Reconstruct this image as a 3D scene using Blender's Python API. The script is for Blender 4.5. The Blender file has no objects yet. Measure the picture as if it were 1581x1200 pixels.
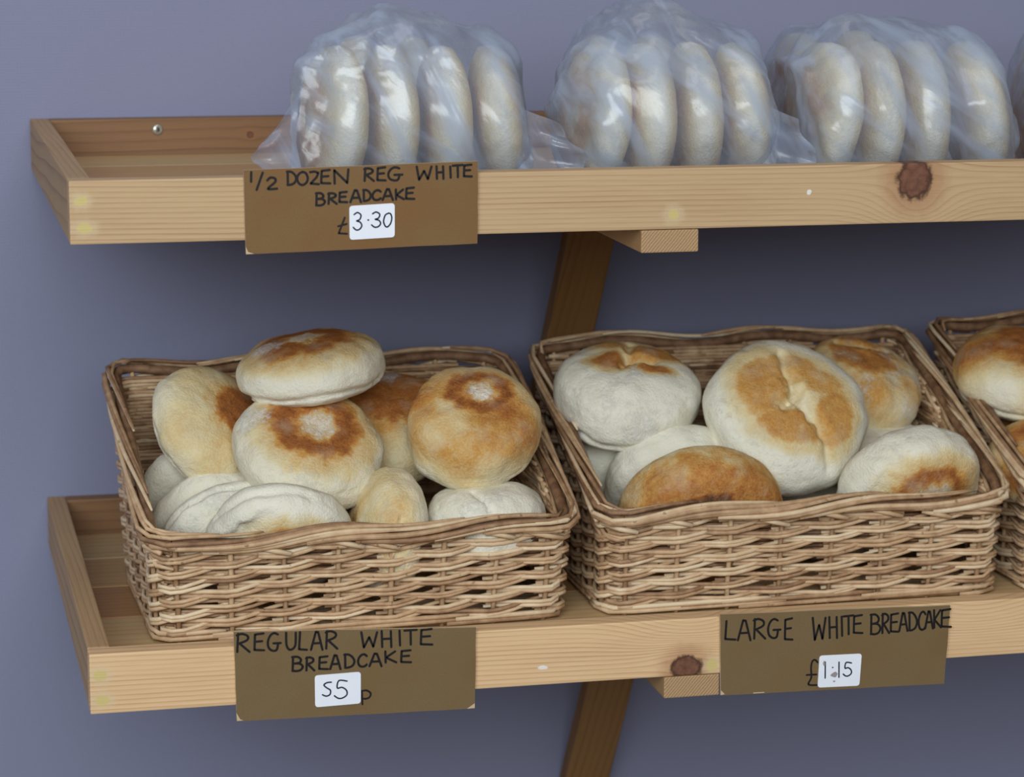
import bpy, bmesh, math, random
from math import sin, cos, pi, radians, exp, sqrt, atan2
from mathutils import Vector, Matrix, noise
C = bpy.context.scene.collection
SC = bpy.context.scene
# ------------------------------------------------------------------ camera
CAM = Vector((-0.1134, -1.8162, 0.1967)); YAW, PIT, ROL, F = .2295, .1870, .0036, 4077.9
FWD = Vector((sin(YAW)*cos(PIT), cos(YAW)*cos(PIT), -sin(PIT)))
_r = Vector((cos(YAW), -sin(YAW), 0)); _u = _r.cross(FWD)
RGT = _r*cos(ROL)+_u*sin(ROL); UPV = -_r*sin(ROL)+_u*cos(ROL)
cd = bpy.data.cameras.new('camera'); co = bpy.data.objects.new('camera', cd); C.objects.link(co)
co.matrix_world = Matrix(((RGT.x, UPV.x, -FWD.x, CAM.x), (RGT.y, UPV.y, -FWD.y, CAM.y), (RGT.z, UPV.z, -FWD.z, CAM.z), (0, 0, 0, 1)))
cd.sensor_width = 36; cd.lens = F/1581*36; cd.clip_start = .05
cd.dof.use_dof = True; cd.dof.focus_distance = 1.97; cd.dof.aperture_fstop = 9.0
SC.camera = co
# ------------------------------------------------------------------ light and exposure
w = bpy.data.worlds.new('world'); SC.world = w; w.use_nodes = True
bg = w.node_tree.nodes['Background']; bg.inputs[0].default_value = (1.0, .93, .89, 1); bg.inputs[1].default_value = .20
def area(name, loc, target, sx, sy, power, col):
    ld = bpy.data.lights.new(name, 'AREA'); ld.shape = 'RECTANGLE'; ld.size = sx; ld.size_y = sy; ld.energy = power; ld.color = col
    o = bpy.data.objects.new(name, ld); C.objects.link(o); o.location = loc
    o.rotation_euler = (Vector(target)-Vector(loc)).to_track_quat('-Z', 'Y').to_euler(); return o
area('shop_front_daylight', (-.8, -3.0, 1.10), (.35, .2, -.2), 3.2, 1.6, 112, (.86, .945, 1.0))
area('ceiling_lamp', (.1, -1.1, 2.0), (.35, .2, -.1), 1.6, .8, 8, (1.0, .92, .86))
SC.view_settings.view_transform = 'Standard'; SC.view_settings.look = 'None'
SC.view_settings.exposure = 0.0; SC.view_settings.gamma = 1.0; SC.view_settings.use_curve_mapping = False
SC.cycles.transparent_max_bounces = 24

# ------------------------------------------------------------------ helpers
def at(px, py, Y):
    d = FWD+RGT*((px-790.5)/F)-UPV*((py-600)/F)
    return CAM+d*((Y-CAM.y)/d.y)
def lin(r, g, b, a=1):
    f = lambda c: (c/255/12.92) if c/255 <= .04045 else ((c/255+.055)/1.055)**2.4
    return (f(r), f(g), f(b), a)
def tag(o, label=None, cat=None, group=None, kind=None):
    for k, v in (('label', label), ('category', cat), ('group', group), ('kind', kind)):
        if v: o[k] = v
    return o
def empty(name, loc, label, cat, group=None):
    o = bpy.data.objects.new(name, None); C.objects.link(o); o.location = loc; o.empty_display_size = .05
    return tag(o, label, cat, group)
def link(name, me, mat, parent=None):
    o = bpy.data.objects.new(name, me); C.objects.link(o)
    if mat and not me.materials: me.materials.append(mat)
    if parent: o.parent = parent
    return o
class MB:
    def __init__(s): s.v = []; s.f = []; s.t = []
    def tube(s, pts, rad, tone=.5, n=6):
        pts = [Vector(p) for p in pts]; m = len(pts); base = len(s.v); nrm = None
        for i, p in enumerate(pts):
            t = (pts[min(i+1, m-1)]-pts[max(i-1, 0)])
            t = t.normalized() if t.length > 1e-9 else Vector((1, 0, 0))
            if nrm is None:
                a = Vector((0, 0, 1)) if abs(t.z) < .9 else Vector((1, 0, 0)); nrm = (a-t*a.dot(t)).normalized()
            else:
                nrm = nrm-t*nrm.dot(t); nrm = nrm.normalized() if nrm.length > 1e-6 else t.orthogonal().normalized()
            b = t.cross(nrm); r = rad[i] if isinstance(rad, (list, tuple)) else rad
            for k in range(n):
                a = 2*pi*k/n; s.v.append(p+(nrm*cos(a)+b*sin(a))*r); s.t.append(tone)
        for i in range(m-1):
            for k in range(n):
                a = base+i*n+k; b2 = base+i*n+(k+1) % n
                s.f.append((a, b2, b2+n, a+n))
        s.f.append(tuple(base+k for k in range(n))[::-1]); s.f.append(tuple(base+(m-1)*n+k for k in range(n)))
    def mesh(s, name, smooth=True):
        me = bpy.data.meshes.new(name); me.from_pydata([tuple(v) for v in s.v], [], s.f); me.update()
        if s.t:
            at_ = me.attributes.new('tone', 'FLOAT', 'POINT'); at_.data.foreach_set('value', s.t)
        if smooth: me.polygons.foreach_set('use_smooth', [True]*len(me.polygons))
        return me
def box_mesh(name, x0, x1, y0, y1, z0, z1, bev=.0012):
    bm = bmesh.new(); bmesh.ops.create_cube(bm, size=1)
    for v in bm.verts:
        v.co = Vector((x0 if v.co.x < 0 else x1, y0 if v.co.y < 0 else y1, z0 if v.co.z < 0 else z1))
    if bev: bmesh.ops.bevel(bm, geom=bm.edges[:], offset=bev, segments=2, affect='EDGES', profile=.6)
    me = bpy.data.meshes.new(name); bm.to_mesh(me); bm.free(); return me

# ------------------------------------------------------------------ node helper
class NT:
    def __init__(s, name):
        s.m = bpy.data.materials.new(name); s.m.use_nodes = True; s.t = s.m.node_tree; s.t.nodes.clear()
        s.out = s.t.nodes.new('ShaderNodeOutputMaterial')
    def n(s, typ, **kw):
        x = s.t.nodes.new(typ)
        for k, v in kw.items(): setattr(x, k, v)
        return x
    def put(s, sock, v):
        if isinstance(v, bpy.types.NodeSocket): s.t.links.new(v, sock)
        elif v is not None: sock.default_value = v
    def ma(s, op, a, b=None, c=None, clamp=False):
        x = s.n('ShaderNodeMath', operation=op, use_clamp=clamp)
        s.put(x.inputs[0], a); s.put(x.inputs[1], b); s.put(x.inputs[2], c); return x.outputs[0]
    def sstep(s, v, a, b, lo=0., hi=1.):
        x = s.n('ShaderNodeMapRange', interpolation_type='SMOOTHSTEP'); s.put(x.inputs[0], v)
        for i, q in zip((1, 2, 3, 4), (a, b, lo, hi)): s.put(x.inputs[i], q)
        return x.outputs[0]
    def mix(s, f, a, b):
        x = s.n('ShaderNodeMix', data_type='RGBA'); s.put(x.inputs[0], f); s.put(x.inputs[6], a); s.put(x.inputs[7], b); return x.outputs[2]
    def xyz(s, x, y, z):
        c = s.n('ShaderNodeCombineXYZ'); s.put(c.inputs[0], x); s.put(c.inputs[1], y); s.put(c.inputs[2], z); return c.outputs[0]
    def noise(s, vec, scale, detail=3., rough=.55):
        x = s.n('ShaderNodeTexNoise'); s.put(x.inputs['Vector'], vec); x.inputs['Scale'].default_value = scale
        x.inputs['Detail'].default_value = detail; x.inputs['Roughness'].default_value = rough; return x.outputs['Fac']
    def coord(s, kind='Object'):
        return s.n('ShaderNodeTexCoord').outputs[kind]
    def sep(s, v):
        x = s.n('ShaderNodeSeparateXYZ'); s.put(x.inputs[0], v); return x.outputs
    def ramp(s, f, stops):
        x = s.n('ShaderNodeValToRGB'); s.put(x.inputs[0], f); e = x.color_ramp.elements
        while len(e) < len(stops): e.new(.5)
        for el, (p, c) in zip(e, stops): el.position = p; el.color = c
        return x.outputs[0]
    def attr(s, name):
        return s.n('ShaderNodeAttribute', attribute_name=name)
    def bump(s, h, strength, dist):
        x = s.n('ShaderNodeBump'); s.put(x.inputs['Height'], h); x.inputs['Strength'].default_value = strength
        x.inputs['Distance'].default_value = dist; return x.outputs[0]
    def bsdf(s, col, rough, normal=None, spec=.3, **kw):
        x = s.n('ShaderNodeBsdfPrincipled'); s.put(x.inputs['Base Color'], col); s.put(x.inputs['Roughness'], rough)
        s.put(x.inputs['Specular IOR Level'], spec)
        if normal: s.put(x.inputs['Normal'], normal)
        for k, v in kw.items(): s.put(x.inputs[k], v)
        s.t.links.new(x.outputs[0], s.out.inputs[0]); return s.m

def pine(name, ax='XZ', light=(222, 186, 142), dark=(158, 110, 68), freq=190, knots=(), plugs=(), chips=(), seed=0., warp=.012, dips=(), band=.9, thin=3.6):
    N = NT(name); xyz = N.sep(N.coord()); idx = {'X': 0, 'Y': 1, 'Z': 2}
    u = xyz[idx[ax[0]]]; v = xyz[idx[ax[1]]]; wz = xyz[3-idx[ax[0]]-idx[ax[1]]]
    lo = N.noise(N.xyz(N.ma('MULTIPLY', u, 2.2), N.ma('MULTIPLY_ADD', v, 9., seed), N.ma('MULTIPLY', wz, 9.)), 1., 2.)
    vv = N.ma('ADD', N.ma('MULTIPLY_ADD', N.ma('SUBTRACT', lo, .5), warp, v), N.ma('MULTIPLY', wz, .35))
    vv = N.ma('MULTIPLY_ADD', u, .012, vv)
    kmask = None
    for (du, dw, dA, v0, v1) in dips:
        q = N.ma('DIVIDE', N.ma('SUBTRACT', u, du), dw); g = N.ma('EXPONENT', N.ma('MULTIPLY', N.ma('MULTIPLY', q, q), -1.))
        vv = N.ma('MULTIPLY_ADD', N.ma('MULTIPLY', g, N.sstep(v, v0, v1)), dA, vv)
    for kn in knots:
        ku, kv, ru, rv = kn[:4]; kd = kn[4] if len(kn) > 4 else (2.6, 2.)
        dx = N.ma('DIVIDE', N.ma('SUBTRACT', u, ku), ru*kd[0]); dy = N.ma('DIVIDE', N.ma('SUBTRACT', v, kv), rv*kd[1])
        g = N.ma('EXPONENT', N.ma('MULTIPLY', N.ma('ADD', N.ma('MULTIPLY', dx, dx), N.ma('MULTIPLY', dy, dy)), -1.))
        vv = N.ma('MULTIPLY_ADD', N.ma('MULTIPLY', N.ma('SUBTRACT', v, kv), g), -.85, vv)
        ex = N.ma('DIVIDE', N.ma('SUBTRACT', u, ku), ru); ey = N.ma('DIVIDE', N.ma('SUBTRACT', v, kv), rv)
        rr = N.ma('SQRT', N.ma('ADD', N.ma('MULTIPLY', ex, ex), N.ma('MULTIPLY', ey, ey)))
        rr = N.ma('MULTIPLY_ADD', N.ma('SUBTRACT', N.noise(N.coord(), 160., 3.), .5), .7, rr)
        mk = (N.sstep(rr, 1.1, .8), rr)
        kmask = mk if kmask is None else (N.ma('MAXIMUM', kmask[0], mk[0]), N.ma('MINIMUM', kmask[1], mk[1]))
    t = N.ma('FRACT', N.ma('MULTIPLY', vv, float(freq)))
    late = N.ma('MULTIPLY', N.ma('POWER', t, thin), N.sstep(t, 1., .9))
    inten = N.sstep(N.noise(N.xyz(N.ma('MULTIPLY', u, 1.2), N.ma('MULTIPLY_ADD', vv, 70., seed), 0.), 1., 2.), .25, .75, .25, 1.)
    fib = N.noise(N.xyz(N.ma('MULTIPLY', u, 30.), N.ma('MULTIPLY', v, 900.), N.ma('MULTIPLY', wz, 900.)), 1., 2.)
    big = N.noise(N.xyz(N.ma('MULTIPLY', u, 5.), N.ma('MULTIPLY_ADD', v, 30., seed), 0.), 1., 3.)
    f = N.ma('MULTIPLY', N.ma('MULTIPLY', late, inten), band)
    f = N.ma('ADD', N.ma('ADD', f, N.ma('MULTIPLY', N.ma('SUBTRACT', fib, .5), .35)), N.ma('MULTIPLY', N.ma('SUBTRACT', big, .45), .5), clamp=True)
    col = N.mix(f, lin(*light), lin(*dark))
    if kmask:
        halo = N.sstep(kmask[1], 2.3, .9, 0., .45)
        col = N.mix(halo, col, lin(150, 92, 58))
        kc = N.mix(N.noise(N.coord(), 220., 3.), lin(62, 34, 26), lin(146, 100, 76))
        kc = N.mix(N.sstep(kmask[1], .65, .9), kc, lin(60, 36, 26))
        col = N.mix(kmask[0], col, kc)
    for lst, c1 in ((plugs, lin(202, 184, 116)), (chips, lin(232, 228, 226))):
        for (ku, kv, ru, rv) in lst:
            ex = N.ma('DIVIDE', N.ma('SUBTRACT', u, ku), ru); ey = N.ma('DIVIDE', N.ma('SUBTRACT', v, kv), rv)
            rr = N.ma('SQRT', N.ma('ADD', N.ma('MULTIPLY', ex, ex), N.ma('MULTIPLY', ey, ey)))
            rr = N.ma('MULTIPLY_ADD', N.ma('SUBTRACT', N.noise(N.coord(), 150., 4.), .5), 1.8, rr)
            if c1[2] < .3:
                col = N.mix(N.sstep(rr, 2.6, 1., 0., .45), col, lin(208, 188, 152))
            col = N.mix(N.sstep(rr, 1.1, .75, 0., .85), col, c1)
    return N.bsdf(col, .55, N.bump(N.ma('ADD', fib, f), .25, .0006), .3)

def endgrain(name):
    N = NT(name); x = N.sep(N.coord())
    q = N.ma('ADD', N.ma('MULTIPLY', x[0], 2500.), N.ma('MULTIPLY', x[2], -2100.))
    q = N.ma('ADD', q, N.ma('MULTIPLY', N.noise(N.coord(), 60., 2.), 5.))
    f = N.ma('MULTIPLY', N.ma('ADD', N.ma('SINE', q), 1.), .5)
    nz = N.noise(N.coord(), 700., 2.)
    col = N.mix(N.ma('MULTIPLY_ADD', f, .6, N.ma('MULTIPLY', nz, .4)), lin(196, 164, 124), lin(138, 104, 72))
    return N.bsdf(col, .8, N.bump(nz, .3, .0008), .2)

# wall
N = NT('painted_wall'); c = N.coord(); x = N.sep(c)
wv = N.ma('ADD', N.ma('SINE', N.ma('MULTIPLY', x[0], 2400.)), N.ma('SINE', N.ma('MULTIPLY', x[2], 2400.)))
nz = N.noise(c, 3., 4.); fine = N.noise(c, 500., 2.)
col = N.mix(nz, lin(133, 136, 162), lin(140, 141, 166)); col = N.mix(N.ma('MULTIPLY', fine, .25), col, lin(124, 127, 150))
M_WALL = N.bsdf(col, .8, N.bump(N.ma('MULTIPLY_ADD', wv, .25, fine), .25, .0006), .25)

# wicker
N = NT('willow_wicker'); c = N.coord(); tn = N.attr('tone').outputs['Fac']
st = N.noise(c, 90., 3.); fi = N.noise(c, 900., 2.)
f = N.ma('ADD', tn, N.ma('MULTIPLY', N.ma('SUBTRACT', st, .5), .75), clamp=True)
col = N.ramp(f, [(0., lin(108, 76, 54)), (.3, lin(160, 124, 92)), (.6, lin(202, 168, 130)), (1., lin(230, 208, 174))])
col = N.mix(N.sstep(N.noise(c, 160., 2.), .66, .74, 0., .55), col, lin(92, 56, 36))
M_WICK = N.bsdf(col, .5, N.bump(N.ma('MULTIPLY_ADD', fi, .5, st), .3, .0006), .35)

# bread
N = NT('baked_dough'); c = N.coord(); sp = N.n('ShaderNodeSeparateColor'); N.put(sp.inputs[0], N.attr('crust').outputs['Color'])
n1 = N.noise(c, 130., 4., .65); n2 = N.noise(c, 520., 3., .6); n3 = N.noise(c, 45., 3.)
to = N.ma('ADD', sp.outputs[0], N.ma('MULTIPLY', N.ma('SUBTRACT', n1, .5), N.ma('MULTIPLY_ADD', sp.outputs[0], .55, .06)))
to = N.ma('ADD', to, N.ma('MULTIPLY', N.ma('SUBTRACT', n2, .5), N.ma('MULTIPLY_ADD', sp.outputs[0], .35, .05)), clamp=True)
col = N.ramp(to, [(0., lin(234, 229, 211)), (.2, lin(224, 204, 156)), (.42, lin(204, 154, 84)), (.62, lin(174, 110, 54)), (.8, lin(140, 82, 42)), (1., lin(80, 48, 32))])
col = N.mix(N.ma('MULTIPLY', N.sstep(n3, .45, .75), .3), col, lin(212, 204, 178))
vo = N.n('ShaderNodeTexVoronoi', feature='DISTANCE_TO_EDGE'); vo.inputs['Scale'].default_value = 330.; N.put(vo.inputs['Vector'], c)
crk = N.sstep(vo.outputs['Distance'], .02, .14)
fl = N.ma('ADD', sp.outputs[1], N.ma('MULTIPLY', N.ma('SUBTRACT', N.noise(c, 210., 6., .78), .5), 2.1))
fl = N.ma('MULTIPLY', N.sstep(fl, .28, .85, 0., .85), N.sstep(sp.outputs[1], .02, .2))
fl = N.ma('MULTIPLY', fl, N.ma('MULTIPLY_ADD', crk, .45, .55))
col = N.mix(fl, col, lin(234, 231, 224))
M_BREAD = N.bsdf(col, .75, N.bump(N.ma('ADD', N.ma('MULTIPLY_ADD', n2, .35, N.ma('MULTIPLY', n1, .5)), N.ma('MULTIPLY', fl, .4)), .6, .003), .22)
M_BREAD.node_tree.nodes['Principled BSDF'].inputs['Subsurface Weight'].default_value = .06
M_BREAD.node_tree.nodes['Principled BSDF'].inputs['Subsurface Radius'].default_value = (.006, .004, .002)

# plastic film
N = NT('clear_polythene'); c = N.coord()
x = N.sep(c)
s1 = N.noise(N.xyz(N.ma('MULTIPLY_ADD', x[2], .5, x[0]), N.ma('MULTIPLY', x[1], .5), N.ma('MULTIPLY', x[2], .14)), 42., 3., .5)
s2 = N.noise(N.xyz(N.ma('MULTIPLY_ADD', x[0], .7, x[2]), N.ma('MULTIPLY', x[1], .5), N.ma('MULTIPLY', N.ma('SUBTRACT', x[0], x[2]), .12)), 38., 3., .5)
s3 = N.noise(c, 16., 2.)
h = N.ma('MAXIMUM', s1, s2)
nb = N.bump(N.ma('ADD', h, N.ma('MULTIPLY', s3, .6)), .35, .008)
lw = N.n('ShaderNodeLayerWeight'); lw.inputs[0].default_value = .35; N.put(lw.inputs['Normal'], nb)
tr = N.n('ShaderNodeBsdfTransparent'); tr.inputs[0].default_value = (.95, .96, .98, 1)
df = N.n('ShaderNodeBsdfDiffuse'); df.inputs[0].default_value = (.50, .60, .80, 1); N.put(df.inputs['Normal'], nb)
tl = N.n('ShaderNodeBsdfTranslucent'); tl.inputs[0].default_value = (.54, .64, .84, 1); N.put(tl.inputs['Normal'], nb)
gl = N.n('ShaderNodeBsdfGlossy'); gl.inputs[0].default_value = (1, 1, 1, 1); gl.inputs['Roughness'].default_value = .26; N.put(gl.inputs['Normal'], nb)
m1 = N.n('ShaderNodeMixShader'); m1.inputs[0].default_value = .4; N.put(m1.inputs[1], df.outputs[0]); N.put(m1.inputs[2], tl.outputs[0])
fac = N.ma('ADD', N.ma('MULTIPLY_ADD', lw.outputs['Facing'], .30, .26), N.sstep(h, .50, .68, 0., .36), clamp=True)
m2 = N.n('ShaderNodeMixShader'); N.put(m2.inputs[0], fac); N.put(m2.inputs[1], tr.outputs[0]); N.put(m2.inputs[2], m1.outputs[0])
m3 = N.n('ShaderNodeMixShader'); N.put(m3.inputs[0], N.ma('MULTIPLY_ADD', lw.outputs['Fresnel'], .35, .03, clamp=True)); N.put(m3.inputs[1], m2.outputs[0]); N.put(m3.inputs[2], gl.outputs[0])
N.t.links.new(m3.outputs[0], N.out.inputs[0]); M_FILM = N.m

# card, ink, sticker, steel
N = NT('brown_board'); c = N.coord()
a = N.noise(c, 900., 3., .7); b = N.noise(c, 18., 3.)
col = N.mix(a, lin(102, 83, 54), lin(128, 107, 75)); col = N.mix(N.sstep(b, .4, .75, 0., .5), col, lin(116, 88, 52))
M_CARD = N.bsdf(col, .7, N.bump(a, .15, .0004), .25)
N = NT('warm_brown_board'); c = N.coord(); a = N.noise(c, 900., 3., .7); b = N.noise(c, 18., 3.)
col = N.mix(a, lin(108, 80, 49), lin(134, 104, 68)); col = N.mix(N.sstep(b, .4, .75, 0., .6), col, lin(122, 82, 42))
M_CARDW = N.bsdf(col, .7, N.bump(a, .15, .0004), .25)
N = NT('worn_board_edge'); M_CARDE = N.bsdf(lin(196, 172, 140), .8)
N = NT('black_marker_ink'); c = N.coord(); M_INK = N.bsdf(N.mix(N.noise(c, 400., 2.), lin(16, 14, 16), lin(34, 30, 32)), .45)
N = NT('blue_black_pen_ink'); M_PEN = N.bsdf(lin(18, 20, 44), .4)
N = NT('white_sticker_paper'); c = N.coord(); M_STK = N.bsdf(N.mix(N.noise(c, 60., 2.), lin(226, 230, 240), lin(238, 240, 246)), .5)
N = NT('grey_smudge'); M_SMU = N.bsdf(lin(150, 140, 140), .7)
N = NT('zinc_screw'); M_SCREW = N.bsdf(lin(200, 200, 190), .35, Metallic=.8)
N = NT('dark_recess'); M_DARK = N.bsdf(lin(30, 26, 24), .8)

# ------------------------------------------------------------------ setting
D = .505
o = link('wall_back', box_mesh('wall_back', -1.6, 2.6, D, D+.1, -1.3, 1.4, 0), M_WALL); tag(o, kind='structure')

N = NT('concrete_floor'); c = N.coord(); M_FLOOR = N.bsdf(N.mix(N.noise(c, 4., 5.), lin(120, 116, 112), lin(146, 142, 138)), .8)
o = link('floor', box_mesh('floor', -1.6, 2.6, -4.2, D+.1, -1.4, -1.3, 0), M_FLOOR); tag(o, kind='structure')

# ------------------------------------------------------------------ shelves
HB, TB = .044, .018
ZL, XL = -.3354, .0051
EG = endgrain('pine_end_grain')
def shelf(x0, ztop, armx, armw, bracex, label, grp, mats, screw=False):
    root = empty('wooden_shelf', (x0, 0, ztop-HB), label, 'shelf', grp)
    L = .98
    def bd(name, a, mat, parent=root, bev=.0012):
        return link(name, box_mesh(name, *a, bev), mat, parent)
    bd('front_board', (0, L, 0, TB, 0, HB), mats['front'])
    back = bd('back_board', (.016, L-.016, D-.0185, D-.0005, 0, HB), mats['back'])
    bd('side_board', (0, .016, TB+.0003, D-.0005, 0, HB), mats['side'])
    o = bd('side_board', (L-.016, L, TB+.0003, D-.0005, 0, HB), mats['side'])
    ys = [TB+.001, .112, .207, .302, .397, D-.0195]
    for i in range(5):
        bd('floor_slat', (.0165, L-.0165, ys[i]+.001, ys[i+1]-.001, .001, .0125), mats['floor'][i % len(mats['floor'])], bev=.0008)
    # support arm under the boards: end grain faces the front
    me = box_mesh('support_arm', armx[0]-x0, armx[1]-x0, .0, D-.002, -.0168, -.0004, .001)
    a = link('support_arm', me, mats['arm'], root); me.materials.append(EG)
    for p in me.polygons:
        if p.normal.y < -.9: p.material_index = 1
    # diagonal brace running back and down to the wall
    xc = bracex-x0
    Yc = lambda z: .40+(-.0985-z)*.458
    Xc = lambda z: xc-.076*(-.0985-z)
    zb = -.0985-(D-.002-.0107-.40)/.458                                # where the rear edge meets the wall
    prof = [(Yc(-HB-.0006)-.0107, -.0006), (Yc(-HB-.0006)+.0107, -.0006), (D-.002, zb+HB), (D-.002, -.320+HB), (Yc(-.320)-.0107, -.320+HB)]
    bm = bmesh.new()
    A = [bm.verts.new((Xc(z-HB)-.0215, y, z)) for y, z in prof]; B = [bm.verts.new((Xc(z-HB)+.0215, y, z)) for y, z in prof]
    bm.faces.new(A); bm.faces.new(B[::-1])
    for i in range(len(prof)):
        j = (i+1) % len(prof); bm.faces.new((A[j], A[i], B[i], B[j]))
    bmesh.ops.recalc_face_normals(bm, faces=bm.faces[:]); bmesh.ops.bevel(bm, geom=bm.edges[:], offset=.0012, segments=1, affect='EDGES')
    me = bpy.data.meshes.new('brace'); bm.to_mesh(me); bm.free(); link('brace', me, mats['brace'], root)
    if screw:
        p = at(243, 200, D-.0185)
        mb = MB(); cx, cz = p.x-x0, p.z-(ztop-HB)
        mb.tube([(cx, D-.0187, cz), (cx, D-.0197, cz), (cx, D-.0203, cz), (cx, D-.0203, cz)], [.0048, .0046, .0034, .0012], n=16)
        s = link('screw', mb.mesh('screw'), M_SCREW, back); tag(s, 'zinc screw head in the back board')
        mb = MB(); mb.tube([(cx, D-.0204, cz), (cx, D-.02055, cz)], .0016, n=8); link('screw_socket', mb.mesh('screw_socket'), M_DARK, s)
    return root
def loc(px, py, x0, zt, Y=0.):
    p = at(px, py, Y); return p.x-x0, p.z-(zt-HB)
def spot(px, py, rx, ry, x0, zt, Y=0.):
    u, v = loc(px, py, x0, zt, Y); return (u, v, rx, ry)
BACKM = pine('pine_amber', 'XZ', (136, 100, 68), (100, 70, 46), 110, knots=[spot(386, 208, .003, .003, 0, 0, D-.0185)], seed=4., warp=.03)
SIDEM = pine('pine_side', 'YX', (178, 146, 106), (128, 96, 66), 210, seed=7.)
FLO = [pine('pine_slat_warm', 'XY', (188, 150, 102), (146, 106, 66), 90, seed=2., warp=.03), pine('pine_slat_pale', 'XY', (196, 166, 122), (160, 124, 84), 80, seed=9., warp=.03), pine('pine_slat_brown', 'XY', (170, 128, 84), (128, 90, 54), 100, seed=13., warp=.03)]
ARM = pine('pine_arm', 'YX', (176, 140, 96), (136, 100, 64), 160, seed=3.)
BRA = pine('pine_brace', 'ZX', (138, 100, 58), (100, 68, 38), 130, seed=5., warp=.02)
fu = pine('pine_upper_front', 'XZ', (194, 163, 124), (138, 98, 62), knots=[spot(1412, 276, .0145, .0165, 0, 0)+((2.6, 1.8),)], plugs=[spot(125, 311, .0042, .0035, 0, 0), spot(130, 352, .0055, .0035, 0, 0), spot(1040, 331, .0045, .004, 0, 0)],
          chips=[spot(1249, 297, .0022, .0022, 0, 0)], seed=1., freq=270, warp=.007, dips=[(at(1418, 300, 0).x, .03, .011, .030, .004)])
flw = pine('pine_lower_front', 'XZ', knots=[spot(1060, 1031, .0125, .0105, XL, ZL)+((2.2, 2.),)], plugs=[spot(155, 1044, .0045, .004, XL, ZL), spot(157, 1082, .005, .004, XL, ZL), spot(1100, 1028, .004, .005, XL, ZL)],
           chips=[spot(838, 1031, .004, .0016, XL, ZL)], seed=6., freq=280, warp=.006, dips=[(at(1068, 1000, 0).x-XL, .045, .020, .012, .034), (at(1505, 985, 0).x-XL, .05, .012, .008, .034)])
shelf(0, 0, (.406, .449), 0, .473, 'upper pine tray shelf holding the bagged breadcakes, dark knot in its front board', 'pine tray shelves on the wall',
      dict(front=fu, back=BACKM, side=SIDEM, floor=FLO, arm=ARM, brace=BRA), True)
shelf(XL, ZL, (.428, .471), 0, .5115, 'lower pine tray shelf carrying the wicker baskets', 'pine tray shelves on the wall',
      dict(front=flw, back=BACKM, side=SIDEM, floor=FLO, arm=ARM, brace=BRA))
ZF = ZL-HB+.0125     # floor of the lower tray
ZU = -HB+.0125

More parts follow.
